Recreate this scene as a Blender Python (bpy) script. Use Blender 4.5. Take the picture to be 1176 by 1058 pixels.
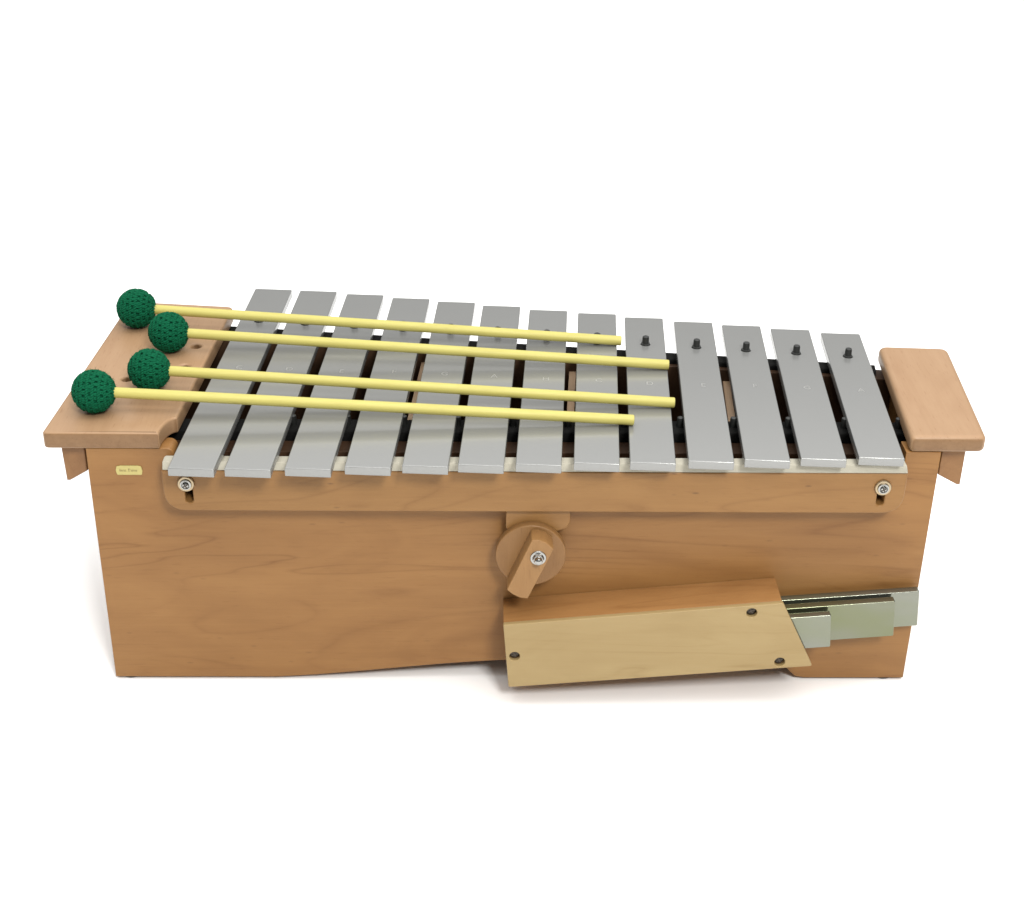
import bpy, bmesh, math, random
from mathutils import Vector, Matrix
from math import sin, cos, pi, radians

scene = bpy.context.scene
for o in list(bpy.data.objects):
    bpy.data.objects.remove(o)
col = scene.collection

# ------------------------------------------------------------------ camera
cam_d = bpy.data.cameras.new('camera')
cam = bpy.data.objects.new('camera', cam_d)
col.objects.link(cam)
R_ = Vector((0.9997, -0.0179, 0.0154)); F_ = Vector((0.0232, 0.8738, -0.4858)).normalized()
R_ = (R_ - F_ * R_.dot(F_)).normalized(); U_ = R_.cross(F_)
M = Matrix((R_, U_, -F_)).transposed().to_4x4()
M.translation = Vector((-0.03098, -1.05319, 0.79336))
cam.matrix_world = M
cam_d.sensor_fit = 'HORIZONTAL'; cam_d.sensor_width = 36.0
cam_d.lens = 36.0 * 1789.97 / 1176.0
cam_d.clip_start = 0.05; cam_d.clip_end = 100
scene.camera = cam

# ------------------------------------------------------------------ light
world = bpy.data.worlds.new('World'); scene.world = world
world.use_nodes = True
bg = world.node_tree.nodes['Background']
bg.inputs[0].default_value = (1.0, 1.0, 0.985, 1); bg.inputs[1].default_value = 0.24

def area(name, loc, target, size, power, colour=(1, 1, 1)):
    l = bpy.data.lights.new(name, 'AREA'); l.shape = 'SQUARE'; l.size = size; l.energy = power; l.color = colour
    o = bpy.data.objects.new(name, l); col.objects.link(o); o.location = loc
    o.rotation_euler = (Vector(target) - Vector(loc)).to_track_quat('-Z', 'Y').to_euler()
    return o
area('key_softbox', (0.30, -0.95, 2.8), (0.1, -0.15, 0.0), 2.4, 60, (1, 0.985, 0.96))
area('front_softbox', (0.62, -2.05, 2.15), (0.08, -0.05, 0.15), 0.5, 64, (1, 0.985, 0.96))
area('rear_floor_fill', (0, 2.3, 3.6), (0, 2.3, 0), 7.5, 300, (1, 1, 1))  # unseen fill added overhead to whiten the floor behind the box

vs = scene.view_settings
vs.view_transform = 'Standard'; vs.look = 'None'; vs.exposure = 0.0; vs.gamma = 1.0
vs.use_curve_mapping = False
scene.cycles.max_bounces = 8; scene.cycles.diffuse_bounces = 4
scene.cycles.sample_clamp_indirect = 6.0

# ------------------------------------------------------------------ materials
def mat(name, base, rough=0.5, metal=0.0, **kw):
    m = bpy.data.materials.new(name); m.use_nodes = True
    b = m.node_tree.nodes['Principled BSDF']
    b.inputs['Base Color'].default_value = (*base, 1)
    b.inputs['Roughness'].default_value = rough; b.inputs['Metallic'].default_value = metal
    for k, v in kw.items():
        b.inputs[k.replace('_', ' ')].default_value = v
    return m

class NT:
    def __init__(s, m): s.t = m.node_tree; s.b = s.t.nodes['Principled BSDF']
    def n(s, typ, **kw):
        x = s.t.nodes.new(typ)
        for k, v in kw.items():
            if k in x.inputs.keys() if isinstance(k, str) else False: x.inputs[k].default_value = v
            else: setattr(x, k, v)
        return x
    def l(s, a, b): s.t.links.new(a, b)
    def math(s, op, a, b=None, c=None):
        x = s.t.nodes.new('ShaderNodeMath'); x.operation = op
        for i, v in enumerate((a, b, c)):
            if v is None: continue
            if isinstance(v, (int, float)): x.inputs[i].default_value = v
            else: s.l(v, x.inputs[i])
        return x.outputs[0]
    def coords(s, scale, offset=(0, 0, 0), rot=(0, 0, 0)):
        tc = s.n('ShaderNodeTexCoord'); mp = s.n('ShaderNodeMapping')
        mp.inputs['Location'].default_value = offset; mp.inputs['Rotation'].default_value = rot
        mp.inputs['Scale'].default_value = scale
        s.l(tc.outputs['Object'], mp.inputs['Vector']); return mp.outputs[0]
    def noise(s, vec, scale, detail=3, rough=0.5, dist=0.0):
        x = s.n('ShaderNodeTexNoise'); x.inputs['Scale'].default_value = scale; x.inputs['Detail'].default_value = detail
        x.inputs['Roughness'].default_value = rough; x.inputs['Distortion'].default_value = dist
        s.l(vec, x.inputs['Vector']); return x.outputs[0]
    def ramp(s, fac, stops):
        x = s.n('ShaderNodeValToRGB'); e = x.color_ramp.elements
        while len(e) < len(stops): e.new(0.5)
        for i, (p, c) in enumerate(stops):
            e[i].position = p; e[i].color = (c, c, c, 1) if isinstance(c, (int, float)) else (*c, 1)
        s.l(fac, x.inputs[0]); return x.outputs[0]
    def mix(s, fac, a, b, mode='MIX'):
        x = s.n('ShaderNodeMix', data_type='RGBA', blend_type=mode)
        for sock, v in ((x.inputs[0], fac), (x.inputs[6], a), (x.inputs[7], b)):
            if isinstance(v, (int, float)): sock.default_value = v
            elif isinstance(v, tuple): sock.default_value = (*v, 1)
            else: s.l(v, sock)
        return x.outputs[2]
    def bump(s, h, strength, dist=0.001):
        x = s.n('ShaderNodeBump'); x.inputs['Strength'].default_value = strength; x.inputs['Distance'].default_value = dist
        s.l(h, x.inputs['Height']); s.l(x.outputs[0], s.b.inputs['Normal'])

def wood(name, light, dark, seed, grain='X', lines=0.5, fleck=0.3, rough=0.42, blotch=0.5, knots=0.0, rot=(0, 0, 0), endgrain_shade=1.0):
    """lacquered maple / beech: long fibres, soft cathedral lines, blotches, pore flecks"""
    m = mat(name, light, rough, Specular_IOR_Level=0.3)
    t = NT(m)
    long_, cross = 1.0, 9.0
    def sc(l, c): return {'X': (l, c, c), 'Y': (c, l, c), 'Z': (c, c, l)}[grain]
    off = (seed * 1.7, seed * 2.3, seed * 0.9)
    blotch_n = t.noise(t.coords(sc(4.5, 13), off, rot), 1.6, 4, 0.55, 1.3)
    streak = t.noise(t.coords(sc(2.0, 45), off, rot), 2.0, 4, 0.6, 0.2)
    fibre = t.noise(t.coords(sc(14, 420), off, rot), 1.5, 3, 0.6)
    field = t.noise(t.coords(sc(1.1, 8.0), off, rot), 1.5, 3, 0.5, 0.7)
    rings = t.math('PINGPONG', t.math('MULTIPLY', field, 13.0), 0.5)
    line = t.ramp(t.math('MULTIPLY', rings, 2.0), [(0.0, 1.0), (0.09, 0.5), (0.34, 0.0)])
    gate = t.ramp(t.noise(t.coords(sc(3.0, 9), (off[0] + 5, off[1], off[2]), rot), 1.7, 2), [(0.36, 0.05), (0.6, 1.0)])
    line = t.math('MULTIPLY', line, gate)
    pore = t.ramp(t.noise(t.coords(sc(55, 600), off, rot), 1.4, 2, 0.5), [(0.63, 0.0), (0.74, 1.0)])
    f = t.math('MULTIPLY', t.ramp(blotch_n, [(0.3, 0.0), (0.72, 1.0)]), blotch)
    f = t.math('ADD', f, t.math('MULTIPLY', t.math('SUBTRACT', streak, 0.5), 0.42))
    f = t.math('ADD', f, t.math('MULTIPLY', t.math('SUBTRACT', fibre, 0.5), 0.35))
    f = t.math('ADD', f, t.math('MULTIPLY', line, lines))
    f = t.math('ADD', f, t.math('MULTIPLY', pore, fleck))
    f = t.math('MAXIMUM', t.math('MINIMUM', f, 1.3), 0.0)
    c = t.mix(f, light, dark)
    if knots:
        v = t.n('ShaderNodeTexVoronoi'); v.inputs['Scale'].default_value = 1.0
        t.l(t.coords(sc(34, 110), off, rot), v.inputs['Vector'])
        k = t.ramp(v.outputs['Distance'], [(0.0, 1.0), (0.055, 0.7), (0.12, 0.0)])
        kg = t.ramp(t.noise(t.coords((7, 7, 7), off), 2.0, 1), [(0.5, 0.0), (0.58, 1.0)])
        c = t.mix(t.math('MULTIPLY', t.math('MULTIPLY', k, kg), knots), c, (0.07, 0.03, 0.015))
    # end grain runs darker; colour deepened further as painted shade on the front ends
    if endgrain_shade < 1:
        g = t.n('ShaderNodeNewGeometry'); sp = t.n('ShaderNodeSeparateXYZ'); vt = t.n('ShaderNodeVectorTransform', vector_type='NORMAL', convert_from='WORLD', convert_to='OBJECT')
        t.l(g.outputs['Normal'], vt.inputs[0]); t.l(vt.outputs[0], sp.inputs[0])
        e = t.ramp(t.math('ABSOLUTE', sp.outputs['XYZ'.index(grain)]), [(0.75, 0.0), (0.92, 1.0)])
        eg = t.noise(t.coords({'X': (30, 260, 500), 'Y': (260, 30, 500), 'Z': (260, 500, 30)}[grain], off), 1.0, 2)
        c = t.mix(e, c, t.mix(1.0, c, t.mix(eg, (endgrain_shade * 0.85, endgrain_shade * 0.78, endgrain_shade * 0.66), (endgrain_shade * 1.1, endgrain_shade * 1.02, endgrain_shade * 0.9)), 'MULTIPLY'))
    t.l(c, t.b.inputs['Base Color'])
    t.l(t.math('ADD', t.math('MULTIPLY', streak, 0.18), rough - 0.09), t.b.inputs['Roughness'])
    t.bump(t.math('ADD', fibre, t.math('MULTIPLY', pore, -0.6)), 0.10, 0.0006)
    return m

PANEL_L, PANEL_D = (0.266, 0.133, 0.043), (0.178, 0.079, 0.023)
W_PANEL = wood('maple_panel', PANEL_L, PANEL_D, 3.0, lines=0.60, fleck=0.24, blotch=0.46, knots=0.3)
W_RAIL = wood('maple_rail', (0.264, 0.138, 0.046), (0.170, 0.077, 0.022), 7.3, lines=0.34, fleck=0.18, blotch=0.4, knots=0.7)
W_CAP = wood('beech_cap', (0.335, 0.210, 0.118), (0.235, 0.128, 0.062), 11.1, grain='Y', lines=0.15, fleck=0.5, blotch=0.35, endgrain_shade=0.66)
W_HANDLE = wood('beech_handle', (0.2574, 0.133, 0.0532), (0.1544, 0.06864, 0.02574), 2.1, grain='Y', lines=0.2, fleck=0.3)
W_CAM = wood('beech_cam', (0.2424, 0.1296, 0.04849), (0.1505, 0.06939, 0.02257), 5.7, grain='Z', lines=0.25, fleck=0.3)
W_LEVER = wood('beech_lever', (0.2851, 0.1555, 0.05875), (0.1814, 0.0864, 0.02851), 9.2, grain='Z', lines=0.15, fleck=0.3, rot=(0, radians(-27), 0))
W_CASE = wood('maple_case', (0.3069, 0.1555, 0.05422), (0.1893, 0.08389, 0.02558), 15.4, lines=0.4, fleck=0.15)
W_PLATE = wood('birch_plate', (0.325, 0.237, 0.110), (0.255, 0.172, 0.070), 19.8, lines=0.5, fleck=0.12, blotch=0.5)
W_IN = wood('inner_wood', (0.06, 0.030, 0.014), (0.036, 0.017, 0.008), 23.0, lines=0.3, fleck=0.2, rough=0.6)  # box wood with the shade of the cavity put into its colour
W_DIV = wood('divider_wood', (0.62, 0.44, 0.29), (0.45, 0.28, 0.16), 27.0, grain='Y', lines=0.2, fleck=0.2, rough=0.6)

def silver(name, base, rough, tint=None, metal=0.85):
    m = mat(name, base, rough, metal); t = NT(m)
    mott = t.noise(t.coords((14, 14, 14)), 1.5, 3)
    t.l(t.math('ADD', t.math('MULTIPLY', mott, 0.03), rough - 0.015), t.b.inputs['Roughness'])
    c = t.mix(t.math('MULTIPLY', t.math('SUBTRACT', mott, 0.35), 0.12), base, tuple(x * 0.9 for x in base))
    if tint:
        z = t.ramp(t.noise(t.coords((9, 9, 22), (3, 1, 2)), 1.3, 2), [(0.35, 0.0), (0.65, 1.0)])
        c = t.mix(t.math('MULTIPLY', z, 0.8), c, tint)
    t.l(c, t.b.inputs['Base Color'])
    return m
SILVER = silver('silver_lacquer', (0.270, 0.272, 0.264), 0.235, None, 0.46)
SPARE = silver('spare_bar_metal', (0.225, 0.232, 0.195), 0.18, (0.200, 0.218, 0.140), 0.85)
SPARE_G = silver('passivated_bar_metal', (0.195, 0.203, 0.150), 0.18, (0.168, 0.186, 0.085), 0.85)
NOTE = mat('stamped_mark', (0.335, 0.335, 0.322), 0.36, 0.45)
STEEL = mat('zinc_steel', (0.36, 0.36, 0.345), 0.24, 1.0)
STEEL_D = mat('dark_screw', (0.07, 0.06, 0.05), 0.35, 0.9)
BRASS = mat('pale_brass', (0.42, 0.36, 0.135), 0.38, 0.45)
BRASS_D = mat('brass_print', (0.23, 0.18, 0.06), 0.5)
WASHER = mat('yellow_zinc', (0.40, 0.32, 0.21), 0.34, 0.9)
RUBBER = mat('black_rubber', (0.012, 0.013, 0.012), 0.45)
BFELT = mat('black_felt', (0.007, 0.007, 0.0065), 0.95, Specular_IOR_Level=0.15)
t = NT(BFELT); t.bump(t.noise(t.coords((900, 900, 900)), 1.0, 2), 0.5, 0.0006)
FELT = mat('cream_felt', (0.5, 0.47, 0.38), 0.9, Specular_IOR_Level=0.2)
t = NT(FELT); t.bump(t.noise(t.coords((700, 700, 700)), 1.0, 3), 0.5, 0.0006)
t.l(t.mix(t.noise(t.coords((30, 60, 60)), 2.0, 3), (0.43, 0.41, 0.34), (0.31, 0.29, 0.23)), t.b.inputs['Base Color'])
STICK = mat('yellow_stick', (0.50, 0.455, 0.12), 0.5, Specular_IOR_Level=0.3)
t = NT(STICK)
fib = t.noise(t.coords((9, 420, 420)), 1.5, 3, 0.6)
wear = t.ramp(t.noise(t.coords((24, 130, 130)), 1.3, 4, 0.65), [(0.5, 0.0), (0.75, 1.0)])
sc_ = t.mix(t.math('MULTIPLY', fib, 0.9), (0.50, 0.455, 0.145), (0.41, 0.36, 0.085))
t.l(t.mix(t.math('MULTIPLY', wear, 0.45), sc_, (0.36, 0.31, 0.085)), t.b.inputs['Base Color'])
t.l(t.math('ADD', t.math('MULTIPLY', fib, 0.2), 0.4), t.b.inputs['Roughness'])
t.bump(fib, 0.15, 0.0004)
YARN = mat('green_yarn', (0.002, 0.085, 0.035), 0.9, Specular_IOR_Level=0.12)
t = NT(YARN)
yn = t.noise(t.coords((700, 1500, 1500)), 1.0, 3, 0.7)
t.l(t.mix(yn, (0.001, 0.047, 0.021), (0.003, 0.120, 0.052)), t.b.inputs['Base Color'])
t.bump(yn, 0.6, 0.0004)
FLOOR = mat('white_seamless', (0.92, 0.92, 0.915), 0.8, Specular_IOR_Level=0.2)

# ------------------------------------------------------------------ mesh helpers
def link(name, me, m=None, parent=None):
    o = bpy.data.objects.new(name, me); col.objects.link(o)
    if m and me and not me.materials: me.materials.append(m)
    if parent: o.parent = parent
    return o

def finish(me, angle=40):
    for p in me.polygons: p.use_smooth = True
    me.set_sharp_from_angle(angle=radians(angle))
    return me

def round_poly(pts, radii, seg=6):
    """2D polygon with rounded corners"""
    out = []; n = len(pts)
    if isinstance(radii, (int, float)): radii = [radii] * n
    for i in range(n):
        p = Vector(pts[i]); a = Vector(pts[i - 1]) - p; b = Vector(pts[(i + 1) % n]) - p; r = radii[i]
        if r <= 0: out.append(tuple(p)); continue
        la, lb = a.length, b.length; a.normalize(); b.normalize()
        ang = a.angle(b)
        t_ = min(r / math.tan(ang / 2), la * 0.49, lb * 0.49)
        p0 = p + a * t_; p1 = p + b * t_
        for k in range(seg + 1):
            s = k / seg
            q = p0 * (1 - s) ** 2 + p * 2 * s * (1 - s) + p1 * s * s
            out.append((q.x, q.y))
    return out

def circle(cx, cy, r, n=24, ph=0.0):
    return [(cx + r * cos(ph + 2 * pi * i / n), cy + r * sin(ph + 2 * pi * i / n)) for i in range(n)]

def prism_mesh(name, outline, holes, depth, bevel, mw, res=2, angle=40):
    """extruded outline (with real holes), bevelled edges, centred on w=0, placed by mw"""
    cu = bpy.data.curves.new(name, 'CURVE'); cu.dimensions = '2D'; cu.fill_mode = 'BOTH'
    for pts in [outline] + holes:
        s = cu.splines.new('POLY'); s.points.add(len(pts) - 1)
        for p, q in zip(s.points, pts): p.co = (q[0], q[1], 0, 1)
        s.use_cyclic_u = True
    cu.extrude = depth / 2 - bevel; cu.bevel_depth = bevel; cu.bevel_resolution = res; cu.offset = -bevel
    ob = bpy.data.objects.new(name, cu); col.objects.link(ob)
    dg = bpy.context.evaluated_depsgraph_get(); dg.update()
    me = bpy.data.meshes.new_from_object(ob.evaluated_get(dg))
    me.name = name
    bpy.data.objects.remove(ob); bpy.data.curves.remove(cu)
    me.materials.clear()
    me.transform(mw)
    bm = bmesh.new(); bm.from_mesh(me)
    bmesh.ops.remove_doubles(bm, verts=bm.verts, dist=2e-6)
    bmesh.ops.recalc_face_normals(bm, faces=bm.faces)
    bm.to_mesh(me); bm.free()
    finish(me, angle)
    w = (mw.to_3x3() @ Vector((0, 0, 1))).normalized()
    for p in me.polygons:
        if abs(p.normal.dot(w)) > 0.9995: p.use_smooth = False
    return me

def XY(z0, z1):   # outline in x,y ; extruded in z
    return Matrix.Translation((0, 0, (z0 + z1) / 2))
def XZ(y0, y1):   # outline in x,z ; extruded in y
    return Matrix(((1, 0, 0, 0), (0, 0, -1, (y0 + y1) / 2), (0, 1, 0, 0), (0, 0, 0, 1)))

def prism_xy(name, pts, z0, z1, bevel, m, parent, holes=(), **k):
    return link(name, prism_mesh(name, pts, list(holes), z1 - z0, bevel, XY(z0, z1), **k), m, parent)
def prism_xz(name, pts, y0, y1, bevel, m, parent, holes=(), **k):
    return link(name, prism_mesh(name, pts, list(holes), abs(y1 - y0), bevel, XZ(y0, y1), **k), m, parent)

def lathe_bm(bm, prof, mw, n=28):
    """profile of (radius, height) turned round local z"""
    rings = []
    for r, h in prof:
        if r < 1e-7: rings.append([bm.verts.new(mw @ Vector((0, 0, h)))])
        else: rings.append([bm.verts.new(mw @ Vector((r * cos(2 * pi * i / n), r * sin(2 * pi * i / n), h))) for i in range(n)])
    for a, b in zip(rings, rings[1:]):
        for i in range(n):
            j = (i + 1) % n
            if len(a) == 1 and len(b) == 1: continue
            if len(a) == 1: bm.faces.new((a[0], b[i], b[j]))
            elif len(b) == 1: bm.faces.new((a[i], a[j], b[0]))
            else: bm.faces.new((a[i], a[j], b[j], b[i]))
def bm_done(name, bm, m, parent=None, angle=40):
    bmesh.ops.recalc_face_normals(bm, faces=bm.faces)
    me = bpy.data.meshes.new(name); bm.to_mesh(me); bm.free()
    return link(name, finish(me, angle), m, parent)
def lathe(name, prof, mw, m, parent, n=28, angle=40):
    bm = bmesh.new(); lathe_bm(bm, prof, mw, n); return bm_done(name, bm, m, parent, angle)

def tube_bm(bm, pts, rad, n=6, cap=True, closed=False):
    rings = []; N = len(pts)
    for i, p in enumerate(pts):
        p = Vector(p)
        if closed: d = Vector(pts[(i + 1) % N]) - Vector(pts[i - 1])
        else: d = Vector(pts[min(i + 1, N - 1)]) - Vector(pts[max(i - 1, 0)])
        d.normalize()
        ref = p.normalized() if p.length > 1e-6 and abs(p.normalized().dot(d)) < 0.95 else Vector((0, 0, 1))
        u = d.cross(ref).normalized(); v = d.cross(u)
        r = rad[i] if isinstance(rad, (list, tuple)) else rad
        rings.append([bm.verts.new(p + (u * cos(2 * pi * k / n) + v * sin(2 * pi * k / n)) * r) for k in range(n)])
    rng = range(N) if closed else range(N - 1)
    for i in rng:
        a, b = rings[i], rings[(i + 1) % N]
        for k in range(n): bm.faces.new((a[k], a[(k + 1) % n], b[(k + 1) % n], b[k]))
    if cap and not closed:
        bm.faces.new(rings[0][::-1]); bm.faces.new(rings[-1])

FACING = Matrix(((1, 0, 0, 0), (0, 0, -1, 0), (0, 1, 0, 0), (0, 0, 0, 1)))   # local z -> world -y
def facing(x, y, z): return Matrix.Translation((x, y, z)) @ FACING

def thing(o, label, cat, group=None):
    o['label'] = label; o['category'] = cat
    if group: o['group'] = group
    return o

# ------------------------------------------------------------------ setting
FZ = -0.0025
bm = bmesh.new()
S = 14
for p in ((-S, -S), (S, -S), (S, S), (-S, S)): bm.verts.new((p[0], p[1], FZ))
bm.faces.new(bm.verts)
fl = bm_done('floor', bm, FLOOR); fl['kind'] = 'structure'

# ------------------------------------------------------------------ metallophone
root = bpy.data.objects.new('metallophone', None); col.objects.link(root)
root.empty_display_size = 0.1
thing(root, 'wooden alto metallophone with thirteen silver bars on a tapered maple box', 'metallophone')

SK = 0.0740                      # the ends, bars and dividers all lean this much in plan
def ypin(x): return 0.1787 - 0.1290 * (x - 0.1165)
H = 0.2170; T = 0.2312

# front panel: long shallow cut-out under the middle, ends standing proud of the rail seat
prof = [(-0.330, 0.217), (-0.330, 0.0), (-0.197, 0.0)]
for i in range(1, 13):
    s = i / 12; x = -0.197 + s * 0.189
    prof.append((x, 0.0175 * (0.55 * s + 0.45 * s * s * (3 - 2 * s)) if s < 1 else 0.0175))
prof += [(0.04, 0.0195), (0.12, 0.0195), (0.19, 0.0165), (0.2235, 0.0145), (0.229, 0.0115), (0.2335, 0.0058), (0.2385, 0.0014), (0.2455, 0.0)]
prof += [(0.330, 0.0), (0.330, 0.217), (0.3025, 0.217), (0.3025, 0.1985), (-0.2625, 0.1985)]
for k in range(7):
    a = k / 6 * pi / 2
    prof.append((-0.2685 + 0.006 * cos(a), 0.211 + 0.006 * sin(a)))
prism_xz('front_panel', prof, 0.0, 0.018, 0.0008, W_PANEL, root)

def ends(x): return lambda y: x + SK * y
for xo, xi in ((-0.330, -0.315), (0.330, 0.315)):
    yb = ypin(xo) - 0.012
    pts = [(xo + SK * .018, .0182), (xi + SK * .018, .0182), (xi + SK * yb, yb), (xo + SK * yb, yb)]
    if xo > 0: pts = pts[::-1]
    prism_xy('end_panel', pts, 0.0, H - 0.0004, 0.0006, W_PANEL, root)
# rear wall along the pin line
xl, xr = -0.330 + SK * 0.235, 0.330 + SK * 0.16
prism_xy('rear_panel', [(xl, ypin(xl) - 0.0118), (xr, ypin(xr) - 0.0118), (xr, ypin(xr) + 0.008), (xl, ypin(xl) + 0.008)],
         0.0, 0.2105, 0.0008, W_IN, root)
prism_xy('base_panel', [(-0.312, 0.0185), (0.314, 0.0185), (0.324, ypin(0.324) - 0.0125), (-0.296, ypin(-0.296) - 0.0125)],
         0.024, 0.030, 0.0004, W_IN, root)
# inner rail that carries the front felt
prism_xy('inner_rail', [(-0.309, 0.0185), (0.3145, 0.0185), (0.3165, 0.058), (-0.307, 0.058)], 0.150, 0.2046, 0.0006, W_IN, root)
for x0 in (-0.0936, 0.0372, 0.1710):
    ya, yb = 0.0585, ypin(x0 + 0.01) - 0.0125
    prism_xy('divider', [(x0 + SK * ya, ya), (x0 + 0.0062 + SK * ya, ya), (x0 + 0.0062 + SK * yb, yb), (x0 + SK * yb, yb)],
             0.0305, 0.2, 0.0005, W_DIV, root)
# feet
for x, y in ((-0.318, 0.010), (0.314, 0.010), (-0.300, 0.215), (0.326, 0.145)):
    lathe('foot', [(0, 0.0005), (0.0085, 0.0005), (0.0085, FZ + 0.0004), (0.0080, FZ), (0, FZ)], Matrix.Translation((x, y, 0)), RUBBER, root)

# end caps (mallet shelves)
lcap = [(-0.3612, -0.002), (-0.2727, -0.002)]
# quarter bite out of the front inner corner
for k in range(1, 8):
    a = k / 8 * pi / 2
    lcap.append((-0.2727 + 0.0098 * (1 - cos(a)), -0.002 + 0.0262 * sin(a)))
lcap += [(-0.2630, 0.0245), (-0.2490, 0.2400), (-0.3431, 0.2505)]
n_ = len(lcap)
rad = [0.004, 0.0015] + [0] * 7 + [0.0025, 0.006, 0.006]
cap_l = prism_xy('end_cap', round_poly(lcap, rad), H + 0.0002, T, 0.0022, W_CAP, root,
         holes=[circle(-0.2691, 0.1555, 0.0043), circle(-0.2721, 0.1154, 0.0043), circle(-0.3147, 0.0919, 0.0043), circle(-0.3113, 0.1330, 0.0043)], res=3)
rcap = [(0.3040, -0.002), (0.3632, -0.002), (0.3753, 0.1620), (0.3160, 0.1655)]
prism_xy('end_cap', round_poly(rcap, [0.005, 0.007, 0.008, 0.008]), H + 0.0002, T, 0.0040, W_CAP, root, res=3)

# grip battens under the caps, hook-shaped in section
for xs in (((-0.3335, 0.2166), (-0.3515, 0.2166), (-0.3503, 0.1828), (-0.3480, 0.1826), (-0.3335, 0.1914)),
           ((0.3338, 0.2166), (0.3338, 0.1912), (0.3500, 0.1822), (0.3525, 0.1824), (0.3525, 0.2166))):
    me = prism_mesh('side_handle', list(xs), [], 0.145, 0.0008, XZ(0.010, 0.155))
    me.transform(Matrix(((1, SK, 0, -SK * 0.010), (0, 1, 0, 0), (0, 0, 1, 0), (0, 0, 0, 1))))
    link('side_handle', me, W_HANDLE, root)

# damper rail on the front, with slots, felt and slotted screws
rail_pts = round_poly([(-0.2699, 0.2078), (-0.2699, 0.1722), (0.3009, 0.1722), (0.3009, 0.2078)], [0.001, 0.0205, 0.018, 0.001], 10)
def slot(x, z0, z1, r=0.0031):
    return [(x + r * cos(a), z1 + r * sin(a)) for a in [i * pi / 8 for i in range(9)]] + \
           [(x + r * cos(a), z0 + r * sin(a)) for a in [pi + i * pi / 8 for i in range(9)]]
rail = prism_xz('damper_rail', rail_pts, -0.018, -0.0006, 0.0011, W_RAIL, root, holes=[slot(-0.2506, 0.1822, 0.1990), slot(0.2826, 0.1822, 0.1990)], res=3)
prism_xz('felt_strip', [(-0.2690, 0.2081), (0.3008, 0.2081), (0.2992, 0.2145), (0.2975, 0.2157), (-0.2670, 0.2157), (-0.2684, 0.2146)], -0.0184, -0.0085, 0.0009, FELT, rail, res=3)
def fixing(x, y, z, parent, R=0.0066):
    bm = bmesh.new(); mw = facing(x, y, z)
    lathe_bm(bm, [(0.0030, -0.002), (R, -0.002), (R, 0.0006), (R - 0.0006, 0.0014), (0.0046, 0.0014), (0.0046, -0.002)], mw, 32)
    w = bm_done('washer', bm, WASHER, parent)
    bm = bmesh.new()
    lathe_bm(bm, [(0.0022, -0.004), (0.0045, -0.0035), (0.0045, 0.0018), (0.0042, 0.0026), (0.0033, 0.0028), (0.0031, 0.0019), (0.0026, 0.0020), (0.0022, 0.0033), (0.0012, 0.0038), (0, 0.0038)], mw, 32)
    s = bm_done('screw', bm, STEEL, parent)
    return s
def cross_bm(bm, mw, r, w, h0, h1):
    for k in range(2):
        rot = Matrix.Rotation(k * pi / 2 + 0.5, 4, 'Z')
        vs_ = [bm.verts.new(mw @ rot @ Vector((sx * r, sy * w, hz))) for hz in (h0, h1 + k * 0.00005) for sx, sy in ((-1, -1), (1, -1), (1, 1), (-1, 1))]
        for f in ((0, 1, 2, 3), (4, 5, 6, 7), (0, 1, 5, 4), (1, 2, 6, 5), (2, 3, 7, 6), (3, 0, 4, 7)):
            bm.faces.new([vs_[i] for i in f])
for x, z in ((-0.2519, 0.1966), (0.2829, 0.1958)):
    s = fixing(x, -0.0186, z, rail)
    # dark cross recess
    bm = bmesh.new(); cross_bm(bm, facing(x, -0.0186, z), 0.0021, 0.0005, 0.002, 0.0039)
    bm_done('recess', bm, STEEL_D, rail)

# lift block, eccentric cam and lever under the rail
prism_xz('lift_block', [(-0.0072, 0.1719), (-0.0072, 0.1545), (-0.003, 0.150), (0.030, 0.150), (0.0405, 0.1545), (0.0428, 0.1600), (0.0428, 0.1719)], -0.0125, -0.0005, 0.0008, W_RAIL, root)
cam_o = prism_xz('cam_disc', circle(0.0125, 0.1334, 0.0277, 64), -0.0200, -0.0128, 0.0010, W_CAM, root)
prism_xz('cam_hub', circle(0.0125, 0.1334, 0.0190, 48), -0.0126, -0.0004, 0.0004, W_CAM, root)
lev = [(0.0124, 0.1581), (0.0181, 0.1583), (0.0242, 0.1556), (0.0294, 0.1503), (0.0103, 0.1043), (0.0042, 0.1050), (-0.0012, 0.1080), (-0.0062, 0.1124)]
lever = prism_xz('lever', round_poly(lev, [0.001, 0.003, 0.006, 0.001, 0.001, 0.006, 0.006, 0.001]), -0.0370, -0.0202, 0.0007, W_LEVER, cam_o)
mw = facing(0.0176, -0.0370, 0.1424)
bm = bmesh.new()
lathe_bm(bm, [(0.002, -0.001), (0.0062, -0.001), (0.0064, 0.0002), (0.0060, 0.0010), (0.0045, 0.0011)], mw, 32)
lathe_bm(bm, [(0.0046, 0.0010), (0.0046, 0.0024), (0.0040, 0.0034), (0.0032, 0.0036)], mw, 6)
lathe_bm(bm, [(0.0032, 0.0030), (0.0032, 0.0054), (0.0028, 0.0066), (0.0017, 0.0074), (0, 0.0077)], mw, 24)
bm_done('bolt', bm, STEEL, cam_o, 30)

# name plate
plate_pts = round_poly([(-0.3080, 0.1938), (-0.2890, 0.1938), (-0.2882, 0.1977), (-0.2890, 0.2014), (-0.2925, 0.2020), (-0.3046, 0.2020), (-0.3080, 0.2014), (-0.3088, 0.1977)], 0.0012)
npl = prism_xz('name_plate', plate_pts, -0.0007, 0.0002, 0.00025, BRASS, root)
bm = bmesh.new()
rnd = random.Random(4)
x = -0.3058
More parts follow.
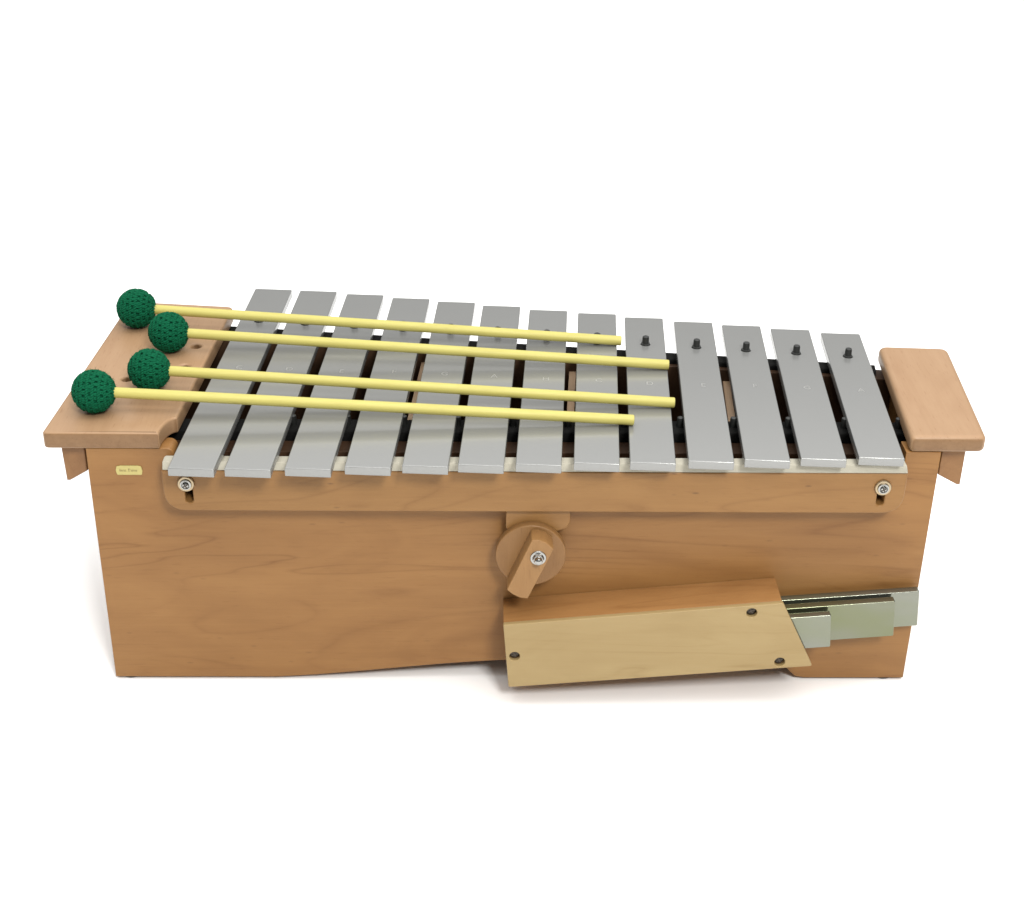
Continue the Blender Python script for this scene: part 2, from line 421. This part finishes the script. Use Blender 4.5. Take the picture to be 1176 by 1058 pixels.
# small worn lettering: one word, a lone capital with a tick, another word (too small to read in the photograph)
for w, hgt in [(0.0011, 1)] + [(0.0008, .7)] * 4 + [(0.0011, 0)] + [(0.0012, 1.15)] + [(0.0004, .35)] + [(0.0008, .7)] * 5:
    if hgt > 0:
        h = 0.0022 * hgt; z0 = 0.1969 if hgt > .5 else 0.1986
        strokes = [(x, x + w * 0.24, z0, z0 + h), (x + w * 0.5, x + w * 0.74, z0, z0 + h)] if hgt > .5 else [(x, x + w * .6, z0, z0 + h)]
        if hgt > .5: strokes.append((x + w * .24, x + w * .5, z0 + h * rnd.choice((0, .45, .8)), z0 + h * rnd.choice((.2, .62, 1))))
        for a, b, c, e in strokes:
            if e < c: c, e = e, c
            if e - c < 0.0003: e = c + 0.0004
            vs_ = [bm.verts.new(p) for p in ((a, -0.00085, c), (b, -0.00085, c), (b, -0.00085, e), (a, -0.00085, e))]
            bm.faces.new(vs_)
            vs2 = [bm.verts.new((v.co.x, -0.0006, v.co.z)) for v in vs_]
            for i in range(4): bm.faces.new((vs_[i], vs_[(i + 1) % 4], vs2[(i + 1) % 4], vs2[i]))
    x += w + 0.00022
bm_done('lettering', bm, BRASS_D, npl)

# felt rails with pins
def ridge(name, pa, pb, half, z0, z1):
    """long felt cord with rounded top from pa to pb"""
    pa, pb = Vector((*pa, 0)), Vector((*pb, 0)); d = (pb - pa); L = d.length; d.normalize(); nrm = Vector((-d.y, d.x, 0))
    sec = round_poly([(-half, z0), (half, z0), (half, z1), (-half, z1)], [0, 0, 0.0022, 0.0022], 5)
    me = prism_mesh(name, sec, [], L, 0.0003, Matrix(((nrm.x, 0, d.x, (pa.x + pb.x) / 2), (nrm.y, 0, d.y, (pa.y + pb.y) / 2), (0, 1, 0, 0), (0, 0, 0, 1))), res=1)
    return link(name, me, BFELT, root)
xa, xb = -0.2950, 0.3130
rear_felt = ridge('pin_felt', (xa, ypin(xa) + 0.0005), (xb, ypin(xb) + 0.0005), 0.0072, 0.2107, 0.2152)
front_felt = ridge('pin_felt', (-0.305, 0.0465), (0.3130, 0.0465), 0.0105, 0.2048, 0.2138)

# tone bars
P0 = Vector((-0.2418, -0.0456)); ANG = radians(3.72); LETTERS = 'CDEFGAHCDEFGA'
ax = Vector((sin(ANG), cos(ANG))); sx_ = Vector((cos(ANG), -sin(ANG)))
ZB0, ZB1 = 0.2180, 0.2250
Lb = [0.3415, 0.3385, 0.3300, 0.3190, 0.3090, 0.2988, 0.2887, 0.2796, 0.2697, 0.2588, 0.2493, 0.2395, 0.2290]
fx = [-0.2418, -0.1997, -0.1554, -0.1118, -0.0693, -0.0274, 0.0157, 0.0599, 0.1022, 0.1465, 0.1893, 0.2325, 0.2767]
fy = [-0.0457, -0.0464, -0.0452, -0.0424, -0.0402, -0.0385, -0.0373, -0.0349, -0.0337, -0.0314, -0.0289, -0.0266, -0.0243]
notexy = [(-0.2318, 0.1271), (-0.1891, 0.1244), (-0.1459, 0.1208), (-0.1025, 0.1206), (-0.0597, 0.1171), (-0.0172, 0.1135), (0.0246, 0.1083), (0.0672, 0.1064), (0.1108, 0.1012), (0.1545, 0.0983), (0.1989, 0.098), (0.2423, 0.095), (0.2848, 0.0909)]
HW = 0.01718
pin_prof = [(0.0029, -0.012), (0.0029, 0.0060), (0.0026, 0.0071), (0.0016, 0.0076), (0, 0.0076)]
grommet = [(0.0037, -0.0045), (0.0040, 0.0004), (0.0038, 0.0009), (0.0028, 0.0012)]
frnd = random.Random(12)
for i in range(13):
    f = Vector((fx[i], fy[i]))
    b = f + ax * Lb[i]
    # where the pin line crosses this bar's axis
    s = (ypin(f.x) - f.y) / (ax.y + 0.1290 * ax.x); pc = f + ax * s
    a_ = ANG + radians(frnd.uniform(-.12, .12))
    axi = Vector((sin(a_), cos(a_))); sxi = Vector((cos(a_), -sin(a_)))
    f = pc - axi * s; b = f + axi * Lb[i]
    pts = [tuple(f - sxi * HW), tuple(f + sxi * HW), tuple(b + sxi * HW), tuple(b - sxi * HW)]
    pts = round_poly(pts, [0.0006, 0.0006, 0.0016, 0.0016], 4)
    bar = prism_xy('tone_bar', pts, ZB0, ZB1, 0.0006, SILVER, root, holes=[circle(pc.x, pc.y, 0.0041, 20)], res=2)
    # stamped note letter
    tc = bpy.data.curves.new('note_mark', 'FONT'); tc.body = LETTERS[i]; tc.size = 0.0085; tc.align_x = 'CENTER'; tc.align_y = 'CENTER'
    tc.extrude = 0.00008; tc.fill_mode = 'BOTH'
    to = bpy.data.objects.new('note_mark', tc); col.objects.link(to)
    dg = bpy.context.evaluated_depsgraph_get(); dg.update()
    me = bpy.data.meshes.new_from_object(to.evaluated_get(dg)); me.name = 'note_mark'
    bpy.data.objects.remove(to); bpy.data.curves.remove(tc); me.materials.clear()
    nx, ny = notexy[i]
    q = Vector((nx, ny)); q = f + axi * (q - f).dot(axi) + sxi * 0.0015
    me.transform(Matrix.Translation((q.x, q.y, ZB1 + 0.00004)) @ Matrix.Rotation(-a_, 4, 'Z'))
    link('note_mark', me, NOTE, bar)
    # pin through the bar
    bm = bmesh.new(); mw = Matrix.Translation((pc.x, pc.y, ZB1))
    lathe_bm(bm, pin_prof, mw, 20); lathe_bm(bm, grommet, mw, 20)
    bm_done('pin', bm, RUBBER, rear_felt)
# posts between the bars on the front felt
for x in (-0.2650, -0.2211, -0.1764, -0.1325, -0.0886, -0.0450, -0.0015, 0.0425, 0.0872, 0.1315, 0.1750, 0.2190, 0.2633, 0.3072):
    lathe('pin', [(0.0027, 0.2130), (0.0027, 0.2205), (0.0024, 0.2220), (0.0012, 0.2227), (0, 0.2228)], Matrix.Translation((x + frnd.uniform(-.0005, .0005), 0.0465, 0)), RUBBER, front_felt, 16)

# case for the spare bars
TL, TR, BR, BL = (-0.0087, 0.0798), (0.2120, 0.1013), (0.2415, 0.0404), (-0.0036, 0.0186)
def lerp(p, q, s): return (p[0] + (q[0] - p[0]) * s, p[1] + (q[1] - p[1]) * s)
def inset(p, dx, dz): return (p[0] + dx, p[1] + dz)
# C-shaped spacer: top strip, closed left end, bottom strip, open to the right
cshape = [TL, BL, lerp(BL, BR, 0.985), inset(lerp(BL, BR, 0.985), -0.0032, 0.0068), inset(BL, 0.0105, 0.0079), inset(TL, 0.0115, -0.0090), inset(TR, 0.0018, -0.0078), inset(TR, -0.0006, -0.0002)]
cshape = [inset(TL, 0.0004, -0.0004), inset(BL, 0.0004, 0.0004)] + cshape[2:]
case = prism_xz('bar_case', cshape, -0.0338, -0.0004, 0.0005, W_CASE, root)
cs = [(0.1878, 0.0921), (0.2147, 0.0442), (0.0008, 0.0493)]
prism_xz('front_plate', round_poly([TL, BL, BR, TR], [0.001, 0.002, 0.0015, 0.001]), -0.0382, -0.0340, 0.0006, W_PLATE, case, holes=[circle(x, z, 0.0043, 24) for x, z in cs])
for x, z in cs:
    bm = bmesh.new(); mw = facing(x, -0.0330, z)
    lathe_bm(bm, [(0.0041, -0.004), (0.0041, 0.0012), (0.0034, 0.0020), (0.0016, 0.0022), (0.0012, 0.0008), (0, 0.0008)], mw, 24)
    cross_bm(bm, mw, 0.0024, 0.0006, 0.0016, 0.0025)
    bm_done('screw', bm, STEEL_D, case)
# nothing else holds the bars: their own things
def spare(name, tr, br, left, y0, y1, label, m=SPARE):
    tr, br = Vector(tr), Vector(br); d = (tr - br).normalized(); u = Vector((d.y, -d.x))     # u along the bar to the right
    L = (tr.x - left) / u.x
    pts = [tuple(tr - u * L), tuple(br - u * L), tuple(br), tuple(tr)]
    base = Vector((tr.x - L * u.x * 0.5, (y0 + y1) / 2, br.y))
    me = prism_mesh(name, round_poly(pts, 0.0012, 4), [], abs(y1 - y0), 0.0005, XZ(y0, y1))
    me.transform(Matrix.Translation(-base))
    o = link(name, me, m); o.location = base
    thing(o, label, 'spare bar', 'spare bars kept in the wooden case')
spare('spare_bar', (0.3273, 0.0957), (0.3302, 0.0619), 0.0120, -0.0120, -0.0050, 'longest silver spare bar, rearmost in the case, reaching the right edge of the box')
spare('spare_bar', (0.3057, 0.0926), (0.3087, 0.0588), 0.0150, -0.0220, -0.0150, 'middle greenish silver spare bar sandwiched between the longest and shortest in the case', SPARE_G)
spare('spare_bar', (0.2529, 0.0858), (0.2556, 0.0550), 0.0160, -0.0320, -0.0250, 'shortest silver spare bar, foremost, barely poking out behind the pale case plate')

# ------------------------------------------------------------------ mallets
RB = 0.0174
TILT = math.asin((0.2486 - 0.2294) / 0.42)
def yarn_mesh():
    bm = bmesh.new()
    bmesh.ops.create_uvsphere(bm, u_segments=32, v_segments=16, radius=0.0148)
    rows = 10; r0 = RB - 0.0019
    rn = random.Random(2)
    def P(th, ph, r): return Vector((-r * cos(th), r * sin(th) * cos(ph), r * sin(th) * sin(ph)))
    dth = pi / (rows + 0.6)
    for i in range(rows):
        th = dth * (i + 0.8) + rn.uniform(-.03, .03)
        circ = 2 * pi * sin(th) * RB; nst = max(5, int(round(circ / 0.0046)))
        off = rn.random() * 6.28
        # twisted two-ply chain along the row
        seg = nst * 6
        for ply in range(2):
            pts = []
            for k in range(seg):
                ph = 2 * pi * k / seg + off
                w = 2 * pi * k / 6.0 + ply * pi
                pts.append(P(th + 0.0009 / RB * cos(w), ph, r0 + 0.0003 + 0.0007 * sin(w) + rn.uniform(-1, 1) * 0.0001))
            tube_bm(bm, pts, 0.00088, 6, False, True)
        # V stitches up to the next row
        th2 = th + dth if i < rows - 1 else th + dth * 0.7
        for k in range(nst):
            ph = 2 * pi * (k + 0.5 + rn.uniform(-.28, .28)) / nst + off; jr = rn.uniform(-.0006, .0006)
            for sgn in (-1, 1):
                dp = sgn * (pi / nst) * 0.42
                pts = []
                for q in range(6):
                    s = q / 5
                    pts.append(P(th + (th2 - th) * s, ph + dp * (0.35 + 0.65 * s) + rn.uniform(-.01, .01), r0 - 0.0005 + jr + 0.0009 * sin(pi * s)))
                tube_bm(bm, pts, [0.0007, 0.0009, 0.0010, 0.0010, 0.0009, 0.0007], 6, True)
    # loose fibres
    for k in range(700):
        th = math.acos(rn.uniform(-1, 1)); ph = rn.uniform(0, 2 * pi)
        p = P(th, ph, RB - 0.0006); t_ = Vector((rn.gauss(0, 1), rn.gauss(0, 1), rn.gauss(0, 1))).normalized()
        L = rn.uniform(0.0008, 0.0019)
        a = p; b = p + p.normalized() * L * 0.45 + t_ * L * 0.5; c = b + t_ * L * 0.5 - p.normalized() * L * 0.2
        tube_bm(bm, [a, b, c], 0.00006, 3, False)
    bmesh.ops.recalc_face_normals(bm, faces=bm.faces)
    bm.transform(Matrix.Translation((0, 0, RB)) @ Matrix.Rotation(TILT, 4, 'Y'))
    me = bpy.data.meshes.new('yarn_head'); bm.to_mesh(me); bm.free()
    for p in me.polygons: p.use_smooth = True
    return me
bm = bmesh.new()
mw = Matrix.Translation((0, 0, RB)) @ Matrix.Rotation(TILT, 4, 'Y') @ Matrix.Rotation(pi / 2, 4, 'Y')
lathe_bm(bm, [(0, 0.008), (0.0042, 0.008), (0.0042, 0.4192), (0.0040, 0.4199), (0.0035, 0.4202), (0, 0.4202)], mw, 24)
bmesh.ops.recalc_face_normals(bm, faces=bm.faces)
stick_me = bpy.data.meshes.new('stick'); bm.to_mesh(stick_me); bm.free(); finish(stick_me)
yarn_me = yarn_mesh()

proto = bpy.data.objects.new('mallet', None); col.objects.link(proto); proto.empty_display_size = 0.02
link('stick', stick_me, STICK, proto); link('yarn_head', yarn_me, YARN, proto)
def copy_tree(o):
    r = o.copy(); col.objects.link(r)
    for ch in list(o.children):
        c = ch.copy(); col.objects.link(c); c.parent = r
    return r
mallets = [((-0.3248, 0.1942), (0.0950, 0.1754), 'green-headed mallet farthest back, its ball at the rear edge of the left shelf'),
           ((-0.2886, 0.1451), (0.1307, 0.1278), 'green-headed mallet second from the back, its ball beside the shelf holes'),
           ((-0.2915, 0.0726), (0.1281, 0.0576), 'green-headed mallet second from the front, its stick reaching farthest right'),
           ((-0.3270, 0.0336), (0.0936, 0.0271), 'green-headed mallet nearest the viewer, its ball leftmost at the shelf front')]
for i, (p, q, lab) in enumerate(mallets):
    o = proto if i == 0 else copy_tree(proto)
    o.location = (p[0], p[1], T + 0.0001)
    o.rotation_euler = (0, 0, math.atan2(q[1] - p[1], q[0] - p[0]))
    thing(o, lab, 'mallet', 'four mallets lying across the bars')
    for ch in o.children:
        if ch.name.startswith('yarn'):
            # turn each head about its own stick so that the stitches differ
            A = Matrix.Translation((0, 0, RB)) @ Matrix.Rotation(TILT, 4, 'Y') @ Matrix.Rotation(i * 1.7, 4, 'X') @ Matrix.Rotation(-TILT, 4, 'Y') @ Matrix.Translation((0, 0, -RB))
            ch.matrix_local = A
